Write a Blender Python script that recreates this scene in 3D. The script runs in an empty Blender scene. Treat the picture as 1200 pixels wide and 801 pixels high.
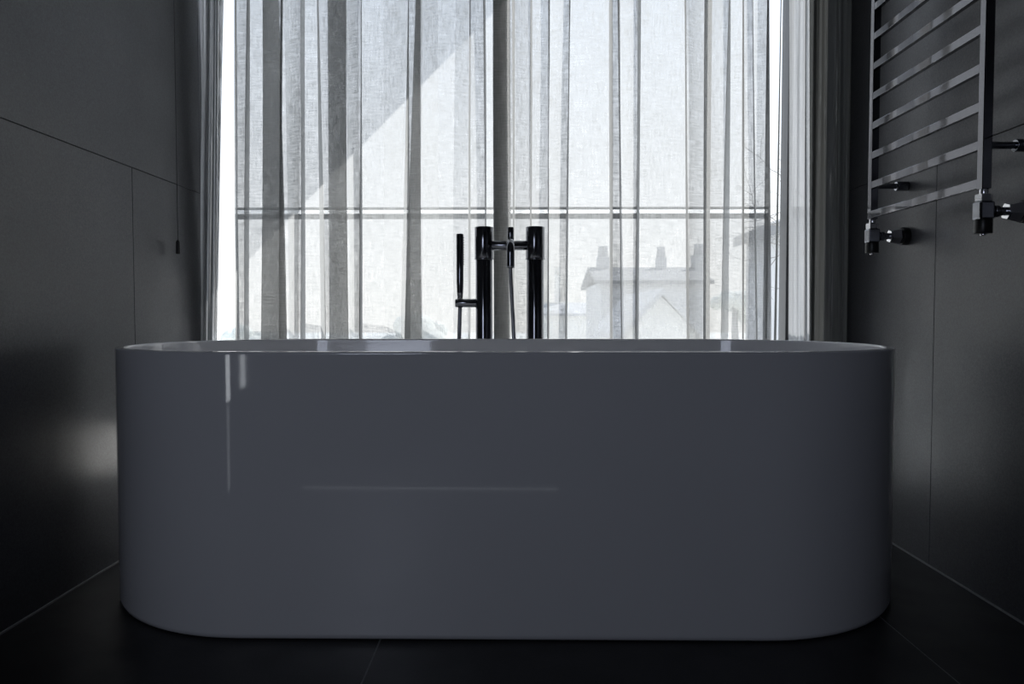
import bpy, bmesh, math, random
from mathutils import Vector, Matrix, Euler
random.seed(7)
S = bpy.context.scene
COL = S.collection

# ------------------------------------------------------------------ camera
F, W, H = 859.0, 1200.0, 801.0
VPX, VPY = 610.0, 369.0
EYE = Vector((0.0, 0.0, 0.65))
yaw = math.atan((VPX - W / 2) / F)
pitch = math.atan((H / 2 - VPY) / F)
cam_d = bpy.data.cameras.new('camera')
cam = bpy.data.objects.new('camera', cam_d)
COL.objects.link(cam)
cam.location = EYE
cam.rotation_euler = Euler((math.pi / 2 - pitch, 0, yaw))
cam_d.sensor_width = 36.0
cam_d.lens = F / W * 36.0
cam_d.clip_start = 0.02
cam_d.clip_end = 500
S.camera = cam
ROT = cam.rotation_euler.to_matrix()

def at(px, py, Y):
    """surveyed point: the place at depth Y that the photo shows at (px, py)"""
    d = ROT @ Vector(((px - W / 2) / F, -(py - H / 2) / F, -1.0))
    return EYE + d * (Y / d.y)

# ------------------------------------------------------------------ materials
def nodes(name):
    m = bpy.data.materials.new(name)
    m.use_nodes = True
    nt = m.node_tree
    nt.nodes.clear()
    out = nt.nodes.new('ShaderNodeOutputMaterial')
    return m, nt, out

def principled(name, col, rough=0.5, metal=0.0, spec=0.5, noise=0.0, nscale=40.0, coat=0.0, bump=0.0, rvar=0.0):
    m, nt, out = nodes(name)
    b = nt.nodes.new('ShaderNodeBsdfPrincipled')
    b.inputs['Base Color'].default_value = (*col, 1)
    b.inputs['Roughness'].default_value = rough
    b.inputs['Metallic'].default_value = metal
    b.inputs['Specular IOR Level'].default_value = spec
    b.inputs['Coat Weight'].default_value = coat
    b.inputs['Coat Roughness'].default_value = 0.03
    nt.links.new(b.outputs[0], out.inputs[0])
    tc = nt.nodes.new('ShaderNodeTexCoord')
    nz = nt.nodes.new('ShaderNodeTexNoise')
    nz.inputs['Scale'].default_value = nscale
    nz.inputs['Detail'].default_value = 4
    nt.links.new(tc.outputs['Object'], nz.inputs['Vector'])
    if noise > 0:
        r = nt.nodes.new('ShaderNodeMapRange')
        r.inputs['From Min'].default_value = 0.3
        r.inputs['From Max'].default_value = 0.7
        r.inputs['To Min'].default_value = 1 - noise
        r.inputs['To Max'].default_value = 1 + noise
        nt.links.new(nz.outputs['Fac'], r.inputs['Value'])
        mx = nt.nodes.new('ShaderNodeVectorMath')
        mx.operation = 'SCALE'
        mx.inputs[0].default_value = col
        nt.links.new(r.outputs[0], mx.inputs['Scale'])
        nt.links.new(mx.outputs[0], b.inputs['Base Color'])
    if rvar > 0:
        r2 = nt.nodes.new('ShaderNodeMapRange')
        r2.inputs['From Min'].default_value = 0.3
        r2.inputs['From Max'].default_value = 0.7
        r2.inputs['To Min'].default_value = rough - rvar
        r2.inputs['To Max'].default_value = rough + rvar
        nt.links.new(nz.outputs['Fac'], r2.inputs['Value'])
        nt.links.new(r2.outputs[0], b.inputs['Roughness'])
    if bump > 0:
        bp = nt.nodes.new('ShaderNodeBump')
        bp.inputs['Strength'].default_value = bump
        bp.inputs['Distance'].default_value = 0.002
        nt.links.new(nz.outputs['Fac'], bp.inputs['Height'])
        nt.links.new(bp.outputs[0], b.inputs['Normal'])
    return m

def slate(name, col, rough, spec, fleck=0.35):
    """honed dark stone tile: cloudy tone, fine grain and pale flecks"""
    m, nt, out = nodes(name)
    b = nt.nodes.new('ShaderNodeBsdfPrincipled')
    b.inputs['Specular IOR Level'].default_value = spec
    nt.links.new(b.outputs[0], out.inputs[0])
    tc = nt.nodes.new('ShaderNodeTexCoord')
    def noise(scale, detail):
        n = nt.nodes.new('ShaderNodeTexNoise')
        n.inputs['Scale'].default_value = scale
        n.inputs['Detail'].default_value = detail
        nt.links.new(tc.outputs['Object'], n.inputs['Vector'])
        return n
    def rng(src, a, b_, c, d):
        r = nt.nodes.new('ShaderNodeMapRange')
        for k, v in zip(('From Min', 'From Max', 'To Min', 'To Max'), (a, b_, c, d)):
            r.inputs[k].default_value = v
        nt.links.new(src, r.inputs['Value'])
        return r.outputs[0]
    def math_(op, a, b_):
        q = nt.nodes.new('ShaderNodeMath')
        q.operation = op
        nt.links.new(a, q.inputs[0])
        nt.links.new(b_, q.inputs[1])
        return q.outputs[0]
    cloud = rng(noise(2.2, 3).outputs['Fac'], 0.3, 0.7, 0.88, 1.12)
    grain = rng(noise(260, 2).outputs['Fac'], 0.3, 0.7, 0.72, 1.28)
    tone = math_('MULTIPLY', cloud, grain)
    v = nt.nodes.new('ShaderNodeTexVoronoi')
    v.inputs['Scale'].default_value = 62
    nt.links.new(tc.outputs['Object'], v.inputs['Vector'])
    spot = rng(v.outputs['Distance'], 0.04, 0.13, fleck, 0.0)
    pick = rng(noise(31, 1).outputs['Fac'], 0.60, 0.66, 0.0, 3.0)
    tone = math_('ADD', tone, math_('MULTIPLY', spot, pick))
    mx = nt.nodes.new('ShaderNodeVectorMath')
    mx.operation = 'SCALE'
    mx.inputs[0].default_value = col
    nt.links.new(tone, mx.inputs['Scale'])
    nt.links.new(mx.outputs[0], b.inputs['Base Color'])
    nt.links.new(rng(noise(9, 4).outputs['Fac'], 0.3, 0.7, rough - 0.05, rough + 0.05), b.inputs['Roughness'])
    bp = nt.nodes.new('ShaderNodeBump')
    bp.inputs['Strength'].default_value = 0.12
    bp.inputs['Distance'].default_value = 0.001
    nt.links.new(noise(180, 3).outputs['Fac'], bp.inputs['Height'])
    nt.links.new(bp.outputs[0], b.inputs['Normal'])
    return m

def fabric(name, through, col_t, col_d, grain=0.10, thread=(420, 420), w_t=0.8, streak=0.0):
    """woven voile: light passes straight between the threads (less at a slant),
    the rest is scattered through and back by the yarn"""
    m, nt, out = nodes(name)
    N, L = nt.nodes, nt.links
    g = N.new('ShaderNodeNewGeometry')
    dot = N.new('ShaderNodeVectorMath'); dot.operation = 'DOT_PRODUCT'
    L.new(g.outputs['True Normal'], dot.inputs[0]); L.new(g.outputs['Incoming'], dot.inputs[1])
    ab = N.new('ShaderNodeMath'); ab.operation = 'ABSOLUTE'; L.new(dot.outputs['Value'], ab.inputs[0])
    mxm = N.new('ShaderNodeMath'); mxm.operation = 'MAXIMUM'; mxm.inputs[1].default_value = 0.12
    L.new(ab.outputs[0], mxm.inputs[0])
    inv = N.new('ShaderNodeMath'); inv.operation = 'DIVIDE'; inv.inputs[0].default_value = 1.0
    L.new(mxm.outputs[0], inv.inputs[1])
    uv = N.new('ShaderNodeUVMap')
    def thr(sx, sy, lo, hi, det=2.0):
        mp = N.new('ShaderNodeMapping'); mp.inputs['Scale'].default_value = (sx, sy, 1)
        L.new(uv.outputs[0], mp.inputs['Vector'])
        n = N.new('ShaderNodeTexNoise'); n.inputs['Scale'].default_value = 1.0; n.inputs['Detail'].default_value = det
        L.new(mp.outputs[0], n.inputs['Vector'])
        r = N.new('ShaderNodeMapRange')
        for k, v in zip(('From Min', 'From Max', 'To Min', 'To Max'), (0.28, 0.72, lo, hi)):
            r.inputs[k].default_value = v
        L.new(n.outputs['Fac'], r.inputs['Value'])
        return r.outputs[0]
    warp = thr(thread[0], 22, -grain, grain)
    weft = thr(22, thread[1], -grain, grain)
    slow = thr(6, 3, -grain * 0.35, grain * 0.35, 3)
    def add(a, b):
        q = N.new('ShaderNodeMath'); q.operation = 'ADD'; L.new(a, q.inputs[0]); L.new(b, q.inputs[1]); return q.outputs[0]
    tot = add(add(warp, weft), slow)
    if streak > 0:
        tot = add(tot, thr(90, 9, -streak, streak, 4))
    base = N.new('ShaderNodeMath'); base.operation = 'ADD'; base.inputs[1].default_value = through; base.use_clamp = True
    L.new(tot, base.inputs[0])
    pw = N.new('ShaderNodeMath'); pw.operation = 'POWER'
    L.new(base.outputs[0], pw.inputs[0]); L.new(inv.outputs[0], pw.inputs[1])
    tr = N.new('ShaderNodeBsdfTransparent')
    tl = N.new('ShaderNodeBsdfTranslucent'); tl.inputs['Color'].default_value = (*col_t, 1)
    df = N.new('ShaderNodeBsdfDiffuse'); df.inputs['Color'].default_value = (*col_d, 1)
    mix = N.new('ShaderNodeMixShader'); mix.inputs[0].default_value = w_t
    L.new(df.outputs[0], mix.inputs[1]); L.new(tl.outputs[0], mix.inputs[2])
    fin = N.new('ShaderNodeMixShader')
    L.new(pw.outputs[0], fin.inputs[0]); L.new(mix.outputs[0], fin.inputs[1]); L.new(tr.outputs[0], fin.inputs[2])
    L.new(fin.outputs[0], out.inputs[0])
    return m

def glass_mat():
    m, nt, out = nodes('window_glass')
    tr = nt.nodes.new('ShaderNodeBsdfTransparent'); tr.inputs['Color'].default_value = (0.96, 0.98, 0.98, 1)
    gl = nt.nodes.new('ShaderNodeBsdfGlossy'); gl.inputs['Roughness'].default_value = 0.0
    lw = nt.nodes.new('ShaderNodeLayerWeight'); lw.inputs['Blend'].default_value = 0.12
    mx = nt.nodes.new('ShaderNodeMixShader')
    nt.links.new(lw.outputs['Fresnel'], mx.inputs[0]); nt.links.new(tr.outputs[0], mx.inputs[1]); nt.links.new(gl.outputs[0], mx.inputs[2])
    nt.links.new(mx.outputs[0], out.inputs[0])
    return m

M = {}
M['wall'] = slate('dark_stone_wall_tile', (0.078, 0.079, 0.087), 0.33, 0.55)
M['floor'] = slate('black_stone_floor_tile', (0.016, 0.016, 0.018), 0.40, 0.35, 0.2)
M['joint'] = principled('black_tile_joint', (0.008, 0.008, 0.008), 0.8, noise=0.2, nscale=90)
M['grout'] = principled('grey_floor_grout', (0.26, 0.26, 0.27), 0.7, noise=0.2, nscale=90)
M['silicone'] = principled('pale_grey_silicone', (0.30, 0.30, 0.31), 0.5, noise=0.1, nscale=60)
M['ceiling'] = principled('grey_ceiling_paint', (0.20, 0.20, 0.21), 0.8, noise=0.05, nscale=8)
M['back'] = principled('grey_back_wall_plaster', (0.09, 0.09, 0.10), 0.7, noise=0.1, nscale=5)
M['acrylic'] = principled('white_gloss_acrylic', (0.72, 0.725, 0.75), 0.06, spec=0.5, noise=0.015, nscale=3, coat=0.4)
M['black_chrome'] = principled('polished_black_chrome', (0.24, 0.245, 0.265), 0.14, metal=1.0, noise=0.08, nscale=14, rvar=0.02)
M['gunmetal'] = principled('polished_gunmetal', (0.145, 0.145, 0.157), 0.045, metal=1.0, noise=0.06, nscale=9)
M['hose'] = principled('grey_metal_hose', (0.30, 0.30, 0.32), 0.3, metal=1.0, noise=0.08, nscale=60)
M['chrome'] = principled('bright_chrome', (0.85, 0.85, 0.87), 0.22, metal=1.0, noise=0.05, nscale=20)
M['black'] = principled('black_plastic', (0.006, 0.006, 0.006), 0.35, noise=0.2, nscale=40)
M['cord'] = principled('black_cord', (0.012, 0.012, 0.014), 0.7, noise=0.2, nscale=200)
M['frame'] = principled('dark_grey_window_frame', (0.055, 0.057, 0.062), 0.45, noise=0.08, nscale=30)
M['rail'] = principled('grey_painted_rail', (0.03, 0.031, 0.033), 0.35, noise=0.06, nscale=30)
def diffuser():
    m, nt, out = nodes('sunlit_line_diffuser')
    tl = nt.nodes.new('ShaderNodeBsdfTranslucent')
    n = nt.nodes.new('ShaderNodeTexNoise'); n.inputs['Scale'].default_value = 20
    r = nt.nodes.new('ShaderNodeValToRGB')
    r.color_ramp.elements[0].color = (0.90, 0.90, 0.90, 1); r.color_ramp.elements[1].color = (0.98, 0.98, 0.97, 1)
    nt.links.new(n.outputs['Fac'], r.inputs[0]); nt.links.new(r.outputs[0], tl.inputs['Color'])
    nt.links.new(tl.outputs[0], out.inputs[0])
    return m
M['sunlit_line'] = diffuser()  # translucent strip added so the rail shows a bright sunlit line
M['slab'] = principled('pale_balcony_concrete', (0.5, 0.5, 0.49), 0.8, noise=0.12, nscale=6)
M['glass'] = glass_mat()
M['sheer'] = fabric('white_sheer_voile', 0.35, (0.36, 0.36, 0.355), (0.25, 0.255, 0.26), 0.115, thread=(260, 260), w_t=0.74, streak=0.035)
M['sheer_grey'] = fabric('grey_sheer_voile', 0.13, (0.34, 0.345, 0.355), (0.46, 0.47, 0.47), 0.04, w_t=0.6, streak=0.05)
M['drape'] = fabric('charcoal_drape', 0.0, (0.055, 0.056, 0.054), (0.30, 0.305, 0.295), 0.03, w_t=0.5, streak=0.04)
M['hem'] = fabric('crinkled_selvedge', 0.42, (0.80, 0.80, 0.80), (0.55, 0.55, 0.55), 0.10, thread=(160, 160), w_t=0.6, streak=0.5)
M['house_wall'] = principled('hazy_house_render', (0.52, 0.52, 0.53), 0.9, noise=0.1, nscale=0.8)  # lightened base colour stands in for outdoor haze
M['house_roof'] = principled('grey_roof_tiles', (0.24, 0.24, 0.245), 0.9, noise=0.15, nscale=2)
M['house_lit'] = principled('hazy_sunlit_render', (0.80, 0.79, 0.76), 0.9, noise=0.1, nscale=1)  # paler still: haze and sunlight put into the wall colour
M['pane_far'] = principled('dark_window_pane', (0.10, 0.11, 0.12), 0.2, noise=0.1, nscale=2)
M['bark'] = principled('grey_bark', (0.33, 0.32, 0.31), 0.9, noise=0.3, nscale=12)
M['leaf'] = principled('hazy_foliage', (0.66, 0.67, 0.62), 0.9, noise=0.15, nscale=3)
M['ground'] = principled('hazy_ground', (0.78, 0.78, 0.75), 0.95, noise=0.2, nscale=0.3)  # haze put into the ground colour

# ------------------------------------------------------------------ mesh helpers
def box(bm, x0, x1, y0, y1, z0, z1, mi=0):
    vs = [bm.verts.new(p) for p in ((x0, y0, z0), (x1, y0, z0), (x1, y1, z0), (x0, y1, z0), (x0, y0, z1), (x1, y0, z1), (x1, y1, z1), (x0, y1, z1))]
    for f in ((3, 2, 1, 0), (4, 5, 6, 7), (0, 1, 5, 4), (1, 2, 6, 5), (2, 3, 7, 6), (3, 0, 4, 7)):
        fc = bm.faces.new([vs[i] for i in f])
        fc.material_index = mi

def ring_loft(bm, rings, close=True, cap0=False, cap1=False, smooth=True, mi=0):
    vr = [[bm.verts.new(p) for p in r] for r in rings]
    n = len(vr[0])
    for a, b in zip(vr, vr[1:]):
        for i in range(n if close else n - 1):
            j = (i + 1) % n
            f = bm.faces.new((a[i], a[j], b[j], b[i]))
            f.smooth = smooth
            f.material_index = mi
    if cap0:
        bm.faces.new(list(reversed(vr[0]))).material_index = mi
    if cap1:
        bm.faces.new(vr[-1]).material_index = mi
    return vr

def lathe(bm, prof, origin, axis, n=28, smooth=True, ph=0.0):
    """prof: (distance along axis, radius)"""
    axis = Vector(axis).normalized()
    q = Vector((0, 0, 1)).rotation_difference(axis)
    o = Vector(origin)
    rings = []
    for d, r in prof:
        rings.append([o + q @ Vector((r * math.cos(2 * math.pi * k / n + ph), r * math.sin(2 * math.pi * k / n + ph), d)) for k in range(n)])
    ring_loft(bm, rings, True, True, True, smooth)

def cyl(bm, a, b, r, n=24, ch=0.0015):
    a, b = Vector(a), Vector(b)
    L = (b - a).length
    ch = min(ch, r * 0.4, L * 0.3)
    lathe(bm, [(0, r - ch), (ch * 0.3, r - ch * 0.3), (ch, r), (L - ch, r), (L - ch * 0.3, r - ch * 0.3), (L, r - ch)], a, b - a, n)

def tube(bm, pts, r, n=14, ribs=0.0, cap=True):
    pts = [Vector(p) for p in pts]
    rings = []
    up = None
    for i, p in enumerate(pts):
        t = (pts[min(i + 1, len(pts) - 1)] - pts[max(i - 1, 0)]).normalized()
        if up is None:
            up = t.orthogonal().normalized()
        up = (up - t * up.dot(t)).normalized()
        s = t.cross(up)
        rr = (r[i] if isinstance(r, (list, tuple)) else r) * (1 - (ribs if i % 2 else 0))
        rings.append([p + (up * math.cos(2 * math.pi * k / n) + s * math.sin(2 * math.pi * k / n)) * rr for k in range(n)])
    ring_loft(bm, rings, True, cap, cap)

def spline(ctrl, step=0.01):
    """Catmull-Rom through the control points"""
    P = [Vector(c) for c in ctrl]
    P = [P[0] * 2 - P[1]] + P + [P[-1] * 2 - P[-2]]
    out = []
    for i in range(1, len(P) - 2):
        n = max(2, int((P[i + 1] - P[i]).length / step))
        for k in range(n):
            t = k / n
            out.append(0.5 * (2 * P[i] + (P[i + 1] - P[i - 1]) * t + (2 * P[i - 1] - 5 * P[i] + 4 * P[i + 1] - P[i + 2]) * t * t + (3 * P[i] - P[i - 1] - 3 * P[i + 1] + P[i + 2]) * t ** 3))
    out.append(P[-2])
    return out

def obj(name, bm, mats, parent=None, bevel=0.0):
    me = bpy.data.meshes.new(name)
    if bevel > 0:
        bmesh.ops.recalc_face_normals(bm, faces=bm.faces[:])
    bm.to_mesh(me)
    bm.free()
    for m in (mats if isinstance(mats, (list, tuple)) else [mats]):
        me.materials.append(m)
    o = bpy.data.objects.new(name, me)
    COL.objects.link(o)
    if parent is not None:
        o.parent = parent
        root = parent
        off = Vector((0, 0, 0))
        while root is not None:
            off += root.location
            root = root.parent
        me.transform(Matrix.Translation(-off))
    if bevel > 0:
        b = o.modifiers.new('soft_edges', 'BEVEL')
        b.width = bevel
        b.segments = 2
        b.limit_method = 'ANGLE'
    return o

def tag(o, label, cat, group=None):
    o['label'] = label
    o['category'] = cat
    if group:
        o['group'] = group
    return o

def thing(name, label, cat, loc, group=None):
    o = bpy.data.objects.new(name, None)
    o.empty_display_size = 0.1
    COL.objects.link(o)
    o.location = loc
    return tag(o, label, cat, group)

def struct(o, label=None):
    o['kind'] = 'structure'
    if label:
        o['label'] = label
    return o

# ------------------------------------------------------------------ room shell
XW = 1.06          # side walls at +-XW
YB = -2.6          # wall behind the photographer
YE = 2.48          # where the side walls meet the window bay
ZC = 2.60
JZ = 1.052         # horizontal tile joint

def tiled_side_wall(name, sx, label, tiles):
    bm = bmesh.new()
    x = sx * XW
    # backing that shows in the joints
    a, b = sorted((x + sx * 0.003, x + sx * 0.12))
    box(bm, a, b, YB, YE, 0, ZC, 1)
    g = 0.0013
    for (y0, y1, z0, z1) in tiles:
        a, b = sorted((x, x + sx * 0.004))
        box(bm, a, b, y0 + g, y1 - g, z0 + g, z1 - g, 0)
    return struct(obj(name, bm, [M['wall'], M['joint']]), label)

def rows(lower, upper):
    out = []
    for lst, z0, z1 in ((lower, 0, JZ), (upper, JZ, ZC)):
        e = [YB] + lst + [YE]
        out += [(a, b, z0, z1) for a, b in zip(e, e[1:])]
    return out

def wall_depth(px, py, sx):
    d = ROT @ Vector(((px - W / 2) / F, -(py - H / 2) / F, -1.0))
    return d.y * (sx * XW / d.x)
L_lo = wall_depth(156.5, 300, -1)
L_up = wall_depth(232.5, 100, -1)
R_lo = wall_depth(1094, 400, 1)
tiled_side_wall('wall_left', -1, 'dark grey stone tiled wall on the left of the bath', rows([L_lo - 2.4, L_lo - 1.2, L_lo], [L_up - 2.4, L_up - 1.2, L_up]))
tiled_side_wall('wall_right', 1, 'dark grey stone tiled wall carrying the towel radiator', rows([R_lo - 2.4, R_lo - 1.2, R_lo], [R_lo - 1.8, R_lo - 0.6]))

bm = bmesh.new()
g = 0.0018
box(bm, -XW - 0.12, XW + 0.12, YB, 2.62, -0.10, -0.0006, 1)
fx = [-XW, -0.281, 0.776, XW]
fy = [YB, -1.03, 0.17, 2.57]
for x0, x1 in zip(fx, fx[1:]):
    for y0, y1 in zip(fy, fy[1:]):
        box(bm, x0 + g, x1 - g, y0 + g, y1 - g, -0.0006, 0.0, 0)
struct(obj('floor', bm, [M['floor'], M['grout']]), 'black stone tiled floor with fine grey joints')

bm = bmesh.new()
box(bm, -XW - 0.12, XW + 0.12, YB, 2.64, ZC, ZC + 0.15)
struct(obj('ceiling', bm, M['ceiling']))
bm = bmesh.new()
box(bm, -XW - 0.12, XW + 0.12, YB - 0.12, YB, 0, ZC)
struct(obj('wall_back', bm, M['back']))
for i, sx in enumerate((-1, 1)):
    bm = bmesh.new()
    a, b = sorted((sx * XW, sx * (XW - 0.0035)))
    box(bm, a, b, YB + 0.01, YE, 0.0, 0.004)
    struct(obj('trim_%d' % (i + 1), bm, M['silicone']), 'pale sealant line along the foot of the %s wall' % ('left', 'right')[i])

# ------------------------------------------------------------------ window and balcony
YG = 2.60
win = bpy.data.objects.new('window_1', None)
COL.objects.link(win)
win.location = (0, YG, 0)
struct(win, 'floor to ceiling window behind the curtains')
wx0, wx1 = -1.60, 1.70
mull = at(921.5, 200, YG).x
bm = bmesh.new()
box(bm, mull - 0.0085, mull + 0.0085, YG - 0.035, YG + 0.035, 0.0, ZC)
obj('mullion', bm, M['frame'], win, 0.002)
bm = bmesh.new()
box(bm, wx0, wx0 + 0.06, YG - 0.035, YG + 0.035, 0.0, ZC)
box(bm, wx1 - 0.06, wx1, YG - 0.035, YG + 0.035, 0.0, ZC)
box(bm, wx0 + 0.06, wx1 - 0.06, YG - 0.035, YG + 0.035, 0.0, 0.05)
box(bm, wx0 + 0.06, wx1 - 0.06, YG - 0.035, YG + 0.035, ZC - 0.06, ZC)
obj('window_frame', bm, M['frame'], win, 0.002)
for a, b in ((wx0 + 0.06, mull - 0.0085), (mull + 0.0085, wx1 - 0.06)):
    bm = bmesh.new()
    vs = [bm.verts.new(p) for p in ((a, YG, 0.05), (b, YG, 0.05), (b, YG, ZC - 0.06), (a, YG, ZC - 0.06))]
    bm.faces.new(vs)
    obj('glass_pane', bm, M['glass'], win)

bm = bmesh.new()
box(bm, -2.6, 2.6, 2.66, 3.40, -0.25, -0.04)
struct(obj('balcony_slab', bm, M['slab']), 'pale concrete balcony floor outside the window')
EDGE_A, EDGE_B = at(578, 13, 2.42), at(286, 307, 2.42)
slope = (EDGE_A.z - EDGE_B.z) / (EDGE_A.x - EDGE_B.x)
# unseen board added out from the facade, whose raking
# lower edge throws the diagonal shadow on the curtains
SUN = Vector((0.75, 1.0, 1.15))            # towards the sun
T_ = 2.4
def lift(x):
    return (x + SUN.x * T_, EDGE_A.z + slope * (x - EDGE_A.x) + SUN.z * T_)
(xa, za), (xb, zb0) = lift(-1.45), lift(1.45)
bm = bmesh.new()
poly = [(xa, za), (xb, zb0), (-2.4, zb0), (-2.4, za)]
fr = [bm.verts.new((x, 2.42 + T_, z)) for x, z in poly]
bk = [bm.verts.new((x, 2.42 + T_ + 0.01, z)) for x, z in poly]
bm.faces.new(fr); bm.faces.new(list(reversed(bk)))
for i in range(4):
    bm.faces.new((fr[i], bk[i], bk[(i + 1) % 4], fr[(i + 1) % 4]))
struct(obj('shadow_board', bm, M['slab']), 'unseen raking board added to cast the diagonal curtain shadow')

# rail seen through the curtains
YR = 2.90
rail = thing('balcony_rail', 'long grey horizontal balcony guard rail behind the sheer curtains with a bright sunlit line', 'railing', (0, YR, -0.04))
ra, rb = at(276, 249, YR), at(900.5, 249, YR)
def zr(py): return at(610, py, YR).z
bm = bmesh.new()
box(bm, ra.x, rb.x, YR - 0.006, YR + 0.006, zr(256.4), zr(250.2))
obj('lower_bar', bm, M['rail'], rail, 0.001)
bm = bmesh.new()
bm.faces.new([bm.verts.new(p) for p in ((ra.x, YR + 0.009, zr(250.9)), (rb.x, YR + 0.009, zr(250.9)), (rb.x, YR + 0.009, zr(244.2)), (ra.x, YR + 0.009, zr(244.2)))])
obj('sunlit_line_strip', bm, M['sunlit_line'], rail)
bm = bmesh.new()
box(bm, ra.x, rb.x, YR - 0.004, YR + 0.004, zr(245.6), zr(242.6))
obj('upper_bar', bm, M['rail'], rail, 0.001)
for xx in (ra.x, rb.x - 0.008):
    bm = bmesh.new()
    box(bm, xx, xx + 0.008, YR - 0.005, YR + 0.005, -0.04, zr(255.6))
    obj('post', bm, M['rail'], rail, 0.001)
rail2 = thing('balcony_rail', 'short grey guard rail behind the grey sheer strip, right of the mullion', 'railing', (1.1, YR, -0.04))
bm = bmesh.new()
box(bm, at(925, 249, YR).x, 1.40, YR - 0.006, YR + 0.006, zr(255.6), zr(242.6))
obj('upper_bar', bm, M['rail'], rail2, 0.001)
bm = bmesh.new()
box(bm, 1.38, 1.40, YR - 0.005, YR + 0.005, -0.04, zr(255.7))
obj('post', bm, M['rail'], rail2, 0.001)

# ------------------------------------------------------------------ curtains
ZT, ZB = 2.545, 0.012
def curtain_mesh(path, Yc, rows_n=36, wiggle=0.8, seed=0):
    """path: list of (px at picture top, px at bath rim, depth offset); hung between ZT and ZB"""
    rnd = random.Random(seed)
    zt, zb = at(600, 0, Yc).z, at(600, 395, Yc).z
    bm = bmesh.new()
    uvl = bm.loops.layers.uv.new('UVMap')
    phase = [rnd.uniform(0, 6.28) for _ in path]
    amp = [rnd.uniform(0.3, 1.0) * wiggle for _ in path]
    arcs = [0.0]
    for (a, b, o), (a2, b2, o2) in zip(path, path[1:]):
        arcs.append(arcs[-1] + math.hypot((a2 - a) * Yc / F, o2 - o))
    grid = []
    for r in range(rows_n + 1):
        z = ZB + (ZT - ZB) * r / rows_n
        t = max(-0.35, min(1.5, (zt - z) / (zt - zb)))
        row = []
        for i, (pt, pb, off) in enumerate(path):
            xt, xb = at(pt, 0, Yc + off).x, at(pb, 395, Yc + off).x
            x = xt + (xb - xt) * t + amp[i] * 0.0028 * math.sin(z * 3.1 + phase[i])
            row.append(bm.verts.new((x, Yc + off + 0.004 * math.sin(z * 2.3 + phase[i]), z)))
        grid.append(row)
    for r in range(rows_n):
        for i in range(len(path) - 1):
            f = bm.faces.new((grid[r][i], grid[r][i + 1], grid[r + 1][i + 1], grid[r + 1][i]))
            zz = (grid[r][i].co.z, grid[r + 1][i].co.z)
            for lp, u, v in zip(f.loops, (arcs[i], arcs[i + 1], arcs[i + 1], arcs[i]), (zz[0], zz[0], zz[1], zz[1])):
                lp[uvl].uv = (u, v)
    return bm

STEP = 0.022
def fold_path(start, events, end, first=1):
    """start/end: (top, bottom) px. L: a fold edge of width w; Z: a band folded three deep;
    G: cloth turning gently over a width"""
    o = first * STEP
    p = [(start[0], start[1], o)]
    for e in events:
        if e[0] == 'L':
            _, a, b, w = e[:4]
            wb = e[4] if len(e) > 4 else w
            p.append((a - w / 2, b - wb / 2, o))
            o = o - 2 * STEP if o > 0 else o + 2 * STEP
            p.append((a + w / 2, b + wb / 2, o))
        elif e[0] == 'G':
            _, a0, a1, b0, b1 = e
            p.append((a0, a1, o))
            o = o - 1.3 * STEP if o > 0 else o + 1.3 * STEP
            p.append((b0, b1, o))
        elif e[0] == 'C':                      # hem folded three deep
            _, a0, a1, b0, b1 = e
            for k in range(2):
                p.append((b0, b1, o - 0.003 * k) if k % 2 == 0 else (a0, a1, o - 0.003 * k))
            o -= 0.006
            p.append((b0, b1, o))
        else:
            _, a0, a1, b0, b1 = e
            n = -STEP if o > 0 else STEP
            p.append((b0, b1, o))
            p.append((a0, a1, (o + n) / 2))
            o = n
            p.append((b0, b1, o))
    p.append((end[0], end[1], o))
    return p

YC = 2.42
left_events = [('L', 276.2, 276.6, 1.8), ('L', 290.5, 289.5, 2.6, 7), ('Z', 307, 306.5, 326, 336), ('L', 331, 327.5, 2.4, 3.0), ('G', 333, 338, 351, 351),
               ('L', 355, 354.5, 6.0, 5.0), ('L', 372, 379.5, 2.2, 5), ('Z', 384.5, 385, 405.8, 408.5), ('G', 407, 409.5, 421, 421), ('L', 423.2, 422.8, 2.4),
               ('G', 449, 451, 476, 470), ('L', 478.5, 476, 2.2, 9), ('Z', 486.5, 474.5, 493, 494), ('G', 494.5, 495, 513, 516),
               ('G', 534, 531, 549.5, 548), ('L', 551, 550, 2.0), ('L', 567.5, 569.5, 1.9), ('Z', 579, 579, 597, 597.4)]
bm = curtain_mesh(fold_path((275, 275.5), left_events, (598, 599), 1), 2.462, seed=1)
lp = obj('sheer_curtain', bm, M['sheer'])
tag(lp, 'left sheer white curtain panel crossed by a diagonal shadow, behind the bath', 'curtain', None)
right_events = [('C', 578.3, 578.3, 597.2, 597.6), ('L', 602.2, 601, 2.8, 2.4), ('G', 604, 603, 621, 620), ('L', 622.3, 621.5, 2.0), ('L', 643.2, 642.5, 2.0), ('G', 644, 643.5, 667, 662), ('L', 668.2, 663, 2.0),
                ('L', 716, 716, 3.2, 4.0), ('L', 724.5, 729, 2.8, 1.6), ('G', 726, 731, 746, 744), ('L', 749, 747, 3.8, 3.2), ('L', 803, 806, 2.8, 2.0), ('G', 806, 808, 825, 823),
                ('Z', 825.5, 824, 834, 832), ('L', 855, 849, 2.4, 9), ('L', 871.3, 870.5, 1.9), ('L', 882, 887, 1.9), ('L', 900.8, 898, 2.6, 9)]
bm = curtain_mesh(fold_path((578, 578), right_events, (902, 903.5), 1), 2.408, seed=2)
rp = obj('sheer_curtain', bm, M['sheer'])
tag(rp, 'right sheer white curtain panel fully sunlit, houses showing through', 'curtain', None)

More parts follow.
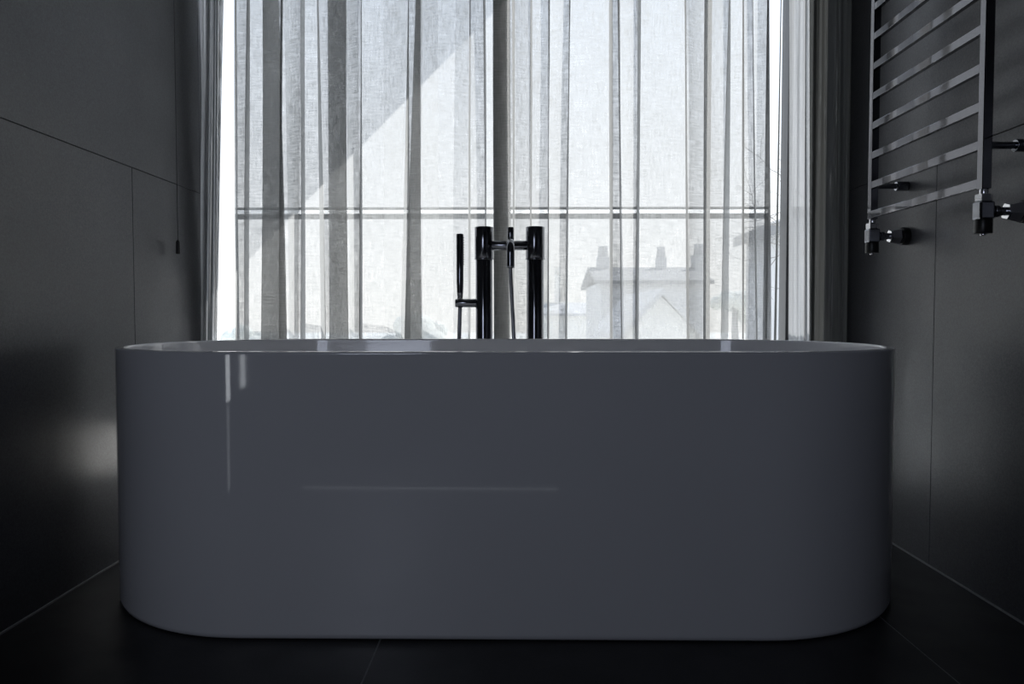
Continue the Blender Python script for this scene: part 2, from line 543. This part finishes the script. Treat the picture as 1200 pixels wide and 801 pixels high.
# right of the white gap: thin bunched edge, grey sheer, charcoal drape
thin = [(914.2, 907.0, 0.03), (915.8, 908.8, -0.01), (914.9, 907.6, -0.02), (916.4, 909.4, -0.03)]
bm = curtain_mesh(thin, 2.47, wiggle=0.15, seed=3)
o = obj('curtain_edge', bm, M['drape'])
tag(o, 'thin dark curtain edge hanging in the bright gap left of the window mullion', 'curtain')

def pleats(spec, sub=5):
    """rounded pleats: spec (top px, bottom px, depth)"""
    out = []
    for (a, b, o), (a2, b2, o2) in zip(spec, spec[1:]):
        for k in range(sub):
            t = k / sub
            s = 0.5 - 0.5 * math.cos(math.pi * t)
            out.append((a + (a2 - a) * t, b + (b2 - b) * t, o + (o2 - o) * s))
    out.append(spec[-1])
    return out
gs = pleats([(924.5, 924, 0.006), (934, 934, 0.0), (943.5, 941, 0.004), (944.6, 945, -0.018), (946.2, 946.5, 0.012), (955, 950, 0.0)])
bm = curtain_mesh(gs, 2.462, wiggle=0.2, seed=4)
for f in bm.faces: f.smooth = True
o = obj('sheer_curtain', bm, M['sheer_grey'])
tag(o, 'narrow grey sheer curtain strip between the window mullion and the charcoal drape', 'curtain')
ds = pleats([(949, 948, 0.045), (954, 949, -0.01), (961, 956, 0.03), (968, 966, 0.0), (975, 972, -0.022), (981, 976, -0.03), (984, 982, 0.005), (990, 987, -0.012), (996.5, 991.5, -0.005), (999, 993, 0.06)], 6)
bm = curtain_mesh(ds, 2.36, wiggle=0.3, seed=5)
for f in bm.faces: f.smooth = True
o = obj('drape', bm, M['drape'])
tag(o, 'heavy charcoal drape gathered against the right wall beside the window', 'curtain')
# bunched left curtain
ls = pleats([(236, 231, 0.03), (240.5, 236.0, 0.0), (243, 239.5, -0.02), (246.5, 242.5, 0.02), (250, 245.5, -0.02), (253.5, 249.5, 0.02), (254.5, 253.0, -0.005)], 5)
bm = curtain_mesh(ls, YC, wiggle=0.25, seed=6)
for f in bm.faces: f.smooth = True
lb = obj('gathered_curtain', bm, M['sheer_grey'])
tag(lb, 'grey sheer curtain gathered tightly against the left wall', 'curtain')
hs = [(254.3, 252.6, 0.0), (256.5, 252.9, 0.02), (258.5, 253.1, -0.012), (260.5, 253.4, 0.018), (262.8, 253.8, 0.0)]
bm = curtain_mesh(hs, YC, wiggle=0.5, seed=8)
obj('selvedge', bm, M['hem'], lb)['label'] = 'crinkled pale selvedge'

bm = bmesh.new()
box(bm, -XW, XW, YC - 0.012, YC + 0.012, ZT - 0.001, ZC)
struct(obj('trim_3', bm, M['frame']), 'curtain track on the ceiling')

# ------------------------------------------------------------------ bath
TX, TYF, TYB, TZ = -0.040, 1.437, 2.237, 0.578
TR = (TYB - TYF) / 2
TCY = (TYF + TYB) / 2
TL = 0.527          # half length of the straight side
def stadium(off, z, n=40, ky=1.0):
    r = TR + off
    pts = []
    for k in range(n + 1):
        a = -math.pi / 2 + math.pi * k / n
        pts.append((TX + TL + r * math.cos(a), TCY + r * math.sin(a), z))
    for k in range(n + 1):
        a = math.pi / 2 + math.pi * k / n
        pts.append((TX - TL + r * math.cos(a), TCY + r * math.sin(a), z))
    return pts
prof = [(-0.06, 0.0), (-0.014, 0.0), (-0.006, 0.0015), (-0.002, 0.005), (0.0, 0.012)]
prof.append((0.0, 0.014))
for k in range(1, 12):
    prof.append((0.0, 0.012 + (TZ - 0.024) * k / 12))
prof.append((0.0, TZ - 0.011))
prof.append((0.0, TZ - 0.006))
RR = 0.0045
for k in range(0, 5):                       # eased rim, 18 mm thick
    a = math.pi / 2 * k / 4
    prof.append((-RR + RR * math.cos(a), TZ - RR + RR * math.sin(a)))
prof += [(-RR - 0.001, TZ), (-0.0125, TZ)]
for k in range(0, 5):
    a = math.pi / 2 + math.pi / 2 * k / 4
    prof.append((-0.0135 + RR * math.cos(a), TZ - RR + RR * math.sin(a)))
prof += [(-0.0181, TZ - 0.006), (-0.0184, TZ - 0.012), (-0.0195, TZ - 0.04), (-0.025, TZ - 0.10), (-0.036, TZ - 0.20), (-0.052, TZ - 0.30), (-0.075, TZ - 0.375), (-0.11, TZ - 0.415), (-0.16, TZ - 0.432), (-0.25, TZ - 0.438)]
bm = bmesh.new()
vr = ring_loft(bm, [stadium(o_, z_) for o_, z_ in prof], True, True, True)
tub = obj('bathtub', bm, M['acrylic'])
tag(tub, 'freestanding oval bathtub in glossy white, standing on the black tiled floor', 'bathtub')

# ------------------------------------------------------------------ floor mounted bath mixer
YM = 2.302
def mp(px, py, Y=YM): return at(px, py, Y)
c1, c2 = mp(567.3, 330).x, mp(627.2, 330).x
zt_ = mp(600, 266).z
zring = mp(600, 303.5).z
zbar = mp(600, 287.5).z
mix = thing('bath_mixer', 'black chrome floor standing twin column bath mixer behind the bath', 'tap', ((c1 + c2) / 2, YM, 0))
for cx in (c1, c2):
    bm = bmesh.new()
    cyl(bm, (cx, YM, 0.008), (cx, YM, zring - 0.002), 0.0265, 40)
    col = obj('column', bm, M['black_chrome'], mix)
    bm = bmesh.new()
    cyl(bm, (cx, YM, 0.0), (cx, YM, 0.010), 0.042, 40)
    obj('base_flange', bm, M['black_chrome'], col)
    bm = bmesh.new()
    cyl(bm, (cx, YM, zring - 0.002), (cx, YM, zring + 0.002), 0.0305, 40, 0.0008)
    obj('collar', bm, M['black_chrome'], col)
    bm = bmesh.new()
    cyl(bm, (cx, YM, zring + 0.002), (cx, YM, zt_), 0.0292, 40)
    obj('control_handle', bm, M['black_chrome'], mix)
bm = bmesh.new()
cyl(bm, (c1 + 0.02, YM, zbar), (c2 - 0.02, YM, zbar), 0.0150, 32)
obj('cross_bar', bm, M['black_chrome'], mix)
xs = mp(598.3, 280).x
bm = bmesh.new()
cyl(bm, (xs, YM + 0.004, zbar + 0.010), (xs, YM + 0.004, mp(598, 266).z), 0.0105, 28)
obj('diverter_knob', bm, M['black_chrome'], mix)
# spout reaching over the bath, tip turned down
YS = 2.165
ztop, ztip = at(598, 283.5, YS).z, at(598, 314, YS).z
xt = at(598.3, 300, YS).x
sp = [(xs, YM - 0.005, zbar + 0.003), (xs, YM - 0.05, zbar + 0.004)] + [(xt + (xs - xt) * 0.3, YS + 0.045, ztop + 0.001)]
for k in range(0, 6):
    a = math.pi / 2 * k / 5
    sp.append((xt, YS + 0.032 - 0.032 * math.sin(a), ztop - 0.032 + 0.032 * math.cos(a)))
sp += [(xt, YS, ztop - 0.05), (xt, YS, ztip)]
bm = bmesh.new()
pts = spline(sp, 0.006)
tube(bm, pts, 0.0122, 24)
obj('spout', bm, M['black_chrome'], mix)
# hand shower holder
zh = mp(546, 355).z
xh = mp(539.2, 350).x
bm = bmesh.new()
cyl(bm, (c1 - 0.024, YM, zh), (mp(533.6, 355).x, YM, zh), 0.0135, 32)
obj('shower_holder', bm, M['black_chrome'], mix)

hs_ = thing('hand_shower', 'slim black stick hand shower with ribbed hose, left of the mixer columns', 'hand shower', (xh, YM - 0.002, zh))
bm = bmesh.new()
z0, z1 = zh + 0.0137, mp(539, 274).z
lathe(bm, [(0, 0.0085), (0.02, 0.0100), (0.05, 0.0112), (z1 - z0 - 0.002, 0.0116), (z1 - z0, 0.0100)], (xh, YM - 0.002, z0), (0, 0, 1), 28)
stick = obj('handle', bm, M['black_chrome'], hs_)
bm = bmesh.new()
for k in range(12):
    z = z1 - 0.012 - k * 0.0075
    for a in (-0.5, -0.1):
        dx, dy = math.cos(a), math.sin(a)
        cyl(bm, (xh + dx * 0.0105, YM - 0.002 + dy * 0.0105, z), (xh + dx * 0.0135, YM - 0.002 + dy * 0.0135, z), 0.0016, 8, 0.0004)
obj('spray_nozzles', bm, M['black'], stick)
hx2 = mp(601.5, 380).x
hose = spline([(xh, YM - 0.002, zh - 0.0138), (xh - 0.002, YM - 0.006, 0.60), (xh - 0.001, YM - 0.030, 0.48), (xh + 0.03, YM - 0.042, 0.33), (xh + 0.085, YM - 0.042, 0.27), (hx2 - 0.015, YM - 0.036, 0.34), (hx2 + 0.003, YM - 0.015, 0.50),
               (mp(601.6, 385).x, YM, mp(600, 385).z), (mp(599.6, 345).x, YM, mp(600, 345).z), (mp(598.3, 318).x, YM - 0.002, mp(600, 318).z), (xs, YM - 0.002, zbar - 0.0157)], 0.0030)
bm = bmesh.new()
tube(bm, hose, 0.0074, 12, ribs=0.26)
obj('shower_hose', bm, M['hose'], hs_)

# ------------------------------------------------------------------ towel radiator
XF = 0.955                     # room-side face of the radiator
PW = 0.0195
def depth_on(px, py, x):
    d = ROT @ Vector(((px - W / 2) / F, -(py - H / 2) / F, -1.0))
    return d.y * (x / d.x)
yn = depth_on(1153.3, 120, XF)
yf = depth_on(1022.7, 120, XF)
zb_ = EYE.z + 0.262
rad = thing('heated_towel_rail', 'polished dark ladder towel rail with square bars on the right wall', 'towel rail', (XF, (yn + yf) / 2, zb_))
ZRT = 1.72
for y in (yn, yf):
    bm = bmesh.new()
    box(bm, XF, XF + PW, y, y + PW, zb_, ZRT)
    obj('post', bm, M['gunmetal'], rad, 0.0012)
zbar1 = zb_ + 0.0125
nb = 10
for k in range(nb):
    z = zbar1 + 0.0797 * k
    bm = bmesh.new()
    box(bm, XF + 0.0006, XF + 0.0125, yn + PW - 0.001, yf + 0.001, z - 0.0095, z + 0.0095)
    obj('bar', bm, M['gunmetal'], rad, 0.001)
for y in (yn + PW / 2, yf + PW / 2):
    for z in (zb_ + 0.090, 1.60):
        bm = bmesh.new()
        cyl(bm, (XF + PW - 0.001, y, z), (XW - 0.002, y, z), 0.0075, 20)
        br = obj('wall_bracket', bm, M['black_chrome'], rad)
        bm = bmesh.new()
        cyl(bm, (XW - 0.034, y, z), (XW - 0.0005, y, z), 0.0130, 24)
        obj('bracket_cap', bm, M['black_chrome'], br)

def hexprism(bm, o, axis, L, r, r2=None):
    lathe(bm, [(0, r * 0.93), (L * 0.12, r), (L * 0.88, (r2 or r)), (L, (r2 or r) * 0.93)], o, axis, 6, False, math.radians(-14))
for y in (yn + PW / 2, yf + PW / 2):
    x = XF + PW / 2
    z = zb_
    bm = bmesh.new()
    box(bm, x - 0.0155, x + 0.0155, y - 0.0155, y + 0.0155, z - 0.064, z - 0.026)
    v = obj('valve_body', bm, M['black_chrome'], rad, 0.004)
    bm = bmesh.new()
    cyl(bm, (x, y, z - 0.014), (x, y, z + 0.001), 0.0085, 20)
    obj('valve_neck', bm, M['chrome'], v)
    bm = bmesh.new()
    hexprism(bm, (x, y, z - 0.027), (0, 0, 1), 0.016, 0.0165)
    obj('union_nut', bm, M['chrome'], v)
    bm = bmesh.new()
    cyl(bm, (x, y, z - 0.092), (x, y, z - 0.063), 0.0175, 28, 0.0015)
    obj('valve_cap', bm, M['black'], v)
    bm = bmesh.new()
    cyl(bm, (x, y, z - 0.097), (x, y, z - 0.091), 0.0055, 16)
    obj('cap_screw', bm, M['chrome'], v)
    bm = bmesh.new()
    cyl(bm, (x + 0.012, y, z - 0.046), (XW - 0.03, y, z - 0.046), 0.0090, 20)
    obj('supply_pipe', bm, M['black_chrome'], v)
    bm = bmesh.new()
    cyl(bm, (x + 0.020, y, z - 0.046), (x + 0.031, y, z - 0.046), 0.0125, 20)
    obj('compression_ring', bm, M['black_chrome'], v)
    bm = bmesh.new()
    hexprism(bm, (x + 0.046, y, z - 0.046), (1, 0, 0), 0.028, 0.0185, 0.0245)
    obj('cone_nut', bm, M['chrome'], v)
    bm = bmesh.new()
    cyl(bm, (XW - 0.018, y, z - 0.046), (XW - 0.0005, y, z - 0.046), 0.0245, 32)
    obj('wall_rosette', bm, M['black'], v)

# ------------------------------------------------------------------ pull cord
xc = -XW + 0.024
yc = depth_on(208.6, 288, xc)
zc0, zc1 = at(208, 281, yc).z, at(208, 297.5, yc).z
pc = thing('pull_cord', 'thin black pull cord with a small black weight by the left wall', 'cord', (xc, yc, zc1))
bm = bmesh.new()
cyl(bm, (xc, yc, zc0 - 0.002), (xc, yc, ZC), 0.0007, 8, 0.0002)
obj('cord', bm, M['cord'], pc)
bm = bmesh.new()
lathe(bm, [(0, 0.0050), (0.002, 0.0064), (zc0 - zc1 - 0.006, 0.0058), (zc0 - zc1, 0.0025)], (xc, yc, zc1), (0, 0, 1), 16)
obj('weight', bm, M['black'], pc)

# ------------------------------------------------------------------ outside
bm = bmesh.new()
box(bm, -80, 80, 3.6, 160, -3.4, -3.2)
struct(obj('ground', bm, M['ground']), 'hazy ground outside')

def house(name, label, Y, px0, px1, eave, ridge, base_z, wall_m, roof_m, chim=(), wins=(), depth=7.0, gable=False):
    x0, x1 = at(px0, eave, Y).x, at(px1, eave, Y).x
    ze = at(610, eave, Y).z
    zr_ = at(610, ridge, Y).z
    h = thing(name, label, 'house', ((x0 + x1) / 2, Y + depth / 2, base_z))
    bm = bmesh.new()
    box(bm, x0, x1, Y, Y + depth, base_z, ze)
    if gable:
        a = [bm.verts.new(p) for p in ((x0, Y, ze), (x1, Y, ze), ((x0 + x1) / 2, Y, zr_ - 0.05))]
        bm.faces.new(a)
    obj('house_wall', bm, wall_m, h)
    bm = bmesh.new()
    o = 0.25
    if gable:
        xm = (x0 + x1) / 2
        for s, xe in ((-1, x0), (1, x1)):
            pts = [(xe + s * o, Y - o, ze - o * (zr_ - ze) / ((x1 - x0) / 2)), (xm, Y - o, zr_), (xm, Y + depth, zr_), (xe + s * o, Y + depth, ze - o * (zr_ - ze) / ((x1 - x0) / 2))]
            lo = [bm.verts.new(p) for p in pts]
            hi = [bm.verts.new((p[0], p[1], p[2] + 0.18)) for p in pts]
            bm.faces.new(lo); bm.faces.new(hi)
            for i in range(4):
                bm.faces.new((lo[i], lo[(i + 1) % 4], hi[(i + 1) % 4], hi[i]))
    else:
        ym = Y + depth / 2
        prof = [(Y - o, ze - 0.1), (ym, zr_), (Y + depth + o, ze - 0.1)]
        for (ya, za), (yb, zb2) in zip(prof, prof[1:]):
            pts = [(x0 - o, ya, za), (x1 + o, ya, za), (x1 + o, yb, zb2), (x0 - o, yb, zb2)]
            lo = [bm.verts.new(p) for p in pts]
            hi = [bm.verts.new((p[0], p[1], p[2] + 0.15)) for p in pts]
            bm.faces.new(lo); bm.faces.new(hi)
            for i in range(4):
                bm.faces.new((lo[i], lo[(i + 1) % 4], hi[(i + 1) % 4], hi[i]))
    obj('roof', bm, roof_m, h)
    for cx0, cx1, top in chim:
        Yk = Y + depth / 2
        a, b = at(cx0, top, Yk).x, at(cx1, top, Yk).x
        bm = bmesh.new()
        box(bm, a, b, Yk - 0.4, Yk + 0.4, zr_ - 0.6, at(610, top, Yk).z)
        c = obj('chimney', bm, wall_m, h)
        for q in (0.3, 0.7):
            bm = bmesh.new()
            xx = a + (b - a) * q
            lathe(bm, [(0, 0.14), (0.45, 0.11), (0.5, 0.13)], (xx, Yk, at(610, top, Yk).z - 0.01), (0, 0, 1), 12)
            obj('chimney_pot', bm, wall_m, c)
    for wx, wy, ww, wh in wins:
        p = at(wx, wy, Y)
        s = Y / F
        bm = bmesh.new()
        box(bm, p.x - ww * s / 2, p.x + ww * s / 2, Y - 0.04, Y + 0.02, p.z - wh * s / 2, p.z + wh * s / 2)
        obj('window', bm, M['pane_far'], h)
    return h
house('terraced_house', 'hazy grey terraced house with chimneys seen through the right curtain panel', 30, 705, 828, 330, 311, -3.2, M['house_wall'], M['house_roof'],
      chim=((700, 713, 301), (770, 779, 302), (812, 826, 299)), wins=())
house('gabled_house', 'pale gabled house low in front of the terraced house', 20, 735, 815, 388, 345, -3.2, M['house_lit'], M['house_wall'], gable=True)
house('far_house', 'small pale house far off at the left end of the view', 45, 640, 690, 368, 356, -3.2, M['house_lit'], M['house_wall'], chim=((650, 656, 322),))
X0N = at(878, 283, 14).x
house('neighbouring_house', 'grey neighbouring house close by at the right edge of the window', 9.4, 610 + X0N / 9.4 * F, 1100, 369 - (at(610, 283, 14).z - 0.65) / 9.4 * F, 222, -3.2, M['house_wall'], M['house_roof'], depth=4.6, gable=True)

def crown(name, label, Y, px0, px1, top, base_z, seed, mat):
    rnd = random.Random(seed)
    a, b = at(px0, top, Y), at(px1, top, Y)
    cx, w = (a.x + b.x) / 2, b.x - a.x
    t = thing(name, label, 'tree', (cx, Y, base_z))
    bm = bmesh.new()
    zc = a.z
    for k in range(14):
        r = w * rnd.uniform(0.13, 0.22)
        u = rnd.uniform(-1, 1)
        c = (cx + u * (w / 2 - r), Y + rnd.uniform(-w / 5, w / 5), zc - r - (u * u) * w * 0.18 - rnd.uniform(0, w * 0.2))
        bmesh.ops.create_icosphere(bm, subdivisions=3, radius=r, matrix=Matrix.Translation(c))
    for v in bm.verts:
        v.co += Vector((rnd.gauss(0, 1), rnd.gauss(0, 1), rnd.gauss(0, 1))) * w * 0.004
    obj('foliage', bm, mat, t)
    bm = bmesh.new()
    tube(bm, [(cx, Y, base_z), (cx + 0.05, Y, (base_z + zc) / 2), (cx, Y, zc - w * 0.3)], [0.2, 0.15, 0.08], 10)
    obj('trunk', bm, M['bark'], t)
crown('leafy_tree', 'pale hazy tree left of the neighbouring house', 26, 832, 890, 336, -3.2, 11, M['leaf'])
crown('leafy_tree', 'pale hazy tree far behind the left curtain panel', 40, 440, 530, 364, -3.2, 12, M['leaf'])
crown('leafy_tree', 'pale hazy tree low behind the white gap at the left', 40, 250, 330, 378, -3.2, 13, M['leaf'])

def bare_tree():
    rnd = random.Random(21)
    Y = 6.0
    root = at(965, 330, Y)
    t = thing('bare_tree', 'bare twiggy tree in front of the neighbouring house', 'tree', (root.x, Y, -3.2))
    bm = bmesh.new()
    top = at(958, 215, Y)
    tube(bm, [(root.x + 0.1, Y, -3.2), (root.x + 0.05, Y, -1), (root.x, Y, root.z), top], [0.10, 0.08, 0.05, 0.02], 10)
    obj('trunk', bm, M['bark'], t)
    bm = bmesh.new()
    def grow(p, d, L, r, n):
        pts = [p]
        for k in range(4):
            d = (d + Vector((rnd.gauss(0, .22), rnd.gauss(0, .15), rnd.gauss(0, .22)))).normalized()
            pts.append(pts[-1] + d * L / 4)
        tube(bm, pts, [r, r * .85, r * .7, r * .55, r * .4], 5)
        if n > 0:
            for k in range(4):
                q = pts[rnd.randint(1, 4)]
                grow(q, (d + Vector((rnd.gauss(0, .6), rnd.gauss(0, .4), rnd.gauss(0, .5)))).normalized(), L * 0.55, r * 0.55, n - 1)
    for (px, py, dx, dz) in ((962, 300, -1, .3), (962, 285, -1, .25), (960, 270, -1, .1), (958, 255, -1, .35), (957, 240, -1, .4), (960, 262, .8, .5)):
        grow(at(px, py, Y), Vector((dx, 0, dz)).normalized(), 0.50, 0.007, 3)
    obj('twigs', bm, M['bark'], t)
bare_tree()

# ------------------------------------------------------------------ light
wd = bpy.data.worlds.new('sky')
S.world = wd
wd.use_nodes = True
nt = wd.node_tree
bg = nt.nodes['Background']
tc = nt.nodes.new('ShaderNodeTexCoord')
sep = nt.nodes.new('ShaderNodeSeparateXYZ')
ramp = nt.nodes.new('ShaderNodeValToRGB')
ramp.color_ramp.elements[0].position = 0.0
ramp.color_ramp.elements[0].color = (1.0, 0.985, 0.965, 1)
ramp.color_ramp.elements[1].position = 0.55
ramp.color_ramp.elements[1].color = (0.70, 0.81, 1.0, 1)
nt.links.new(tc.outputs['Generated'], sep.inputs[0])
nt.links.new(sep.outputs['Z'], ramp.inputs[0])
nt.links.new(ramp.outputs[0], bg.inputs['Color'])
bg.inputs['Strength'].default_value = 1.52

sl = bpy.data.lights.new('sun', 'SUN')
sl.energy = 6.7
sl.color = (1.0, 0.98, 0.955)
sl.angle = math.radians(0.13)
so = bpy.data.objects.new('sun', sl)
COL.objects.link(so)
so.rotation_euler = (-SUN).to_track_quat('-Z', 'Y').to_euler()
so.location = (6, 8, 8)

def area(name, loc, direction, sx, sy, power, col, portal=False):
    l = bpy.data.lights.new(name, 'AREA')
    l.shape = 'RECTANGLE'
    l.size, l.size_y = sx, sy
    l.energy = power
    l.color = col
    if portal:
        l.cycles.is_portal = True
    o = bpy.data.objects.new(name, l)
    COL.objects.link(o)
    o.location = loc
    o.rotation_euler = Vector(direction).to_track_quat('-Z', 'Y').to_euler()
    return o
area('window_portal', (0.05, 2.57, 1.3), (0, -1, 0), 2.5, 2.55, 1, (1, 1, 1), True)
area('fill_light', (-0.98, -1.1, 1.18), (0.72, 1, -0.22), 0.9, 0.9, 9.6, (0.74, 0.81, 1.0))  # added fill lamp behind the camera, brightens the bath front
area('streak_light', (-1.045, 0.50, 0.45), (1, 0, 0), 0.10, 0.17, 0.22, (0.9, 0.95, 1.0))  # added lamps that show as bright streaks reflected in the bath
area('streak_light', (-1.045, 0.27, 0.46), (1, 0, 0), 0.045, 0.14, 0.07, (0.9, 0.95, 1.0))
area('streak_light', (-1.045, 0.51, 0.21), (1, 0, 0), 0.07, 0.28, 0.04, (0.9, 0.95, 1.0))
gl = bpy.data.lights.new('wall_glow_light', 'POINT')  # added lamp hidden behind the bath, makes the glow on the left wall
gl.energy = 0.38
gl.color = (1.0, 0.98, 0.94)
gl.shadow_soft_size = 0.075
go = bpy.data.objects.new('wall_glow_light', gl)
COL.objects.link(go)
go.location = (-0.955, 2.06, 0.27)
area('reflected_line_light', (-0.35, 0.17, 0.005), (0, 1, 0), 1.0, 0.005, 0.012, (0.9, 0.95, 1.0))  # added strip lamp, reflected as a thin line in the bath front

S.view_settings.view_transform = 'Standard'
S.view_settings.look = 'None'
S.view_settings.exposure = 0.0
S.view_settings.gamma = 1.0
c = S.cycles
c.use_denoising = True
c.max_bounces = 10
c.diffuse_bounces = 6
c.glossy_bounces = 5
c.transmission_bounces = 8
c.transparent_max_bounces = 32
c.sample_clamp_indirect = 4.0
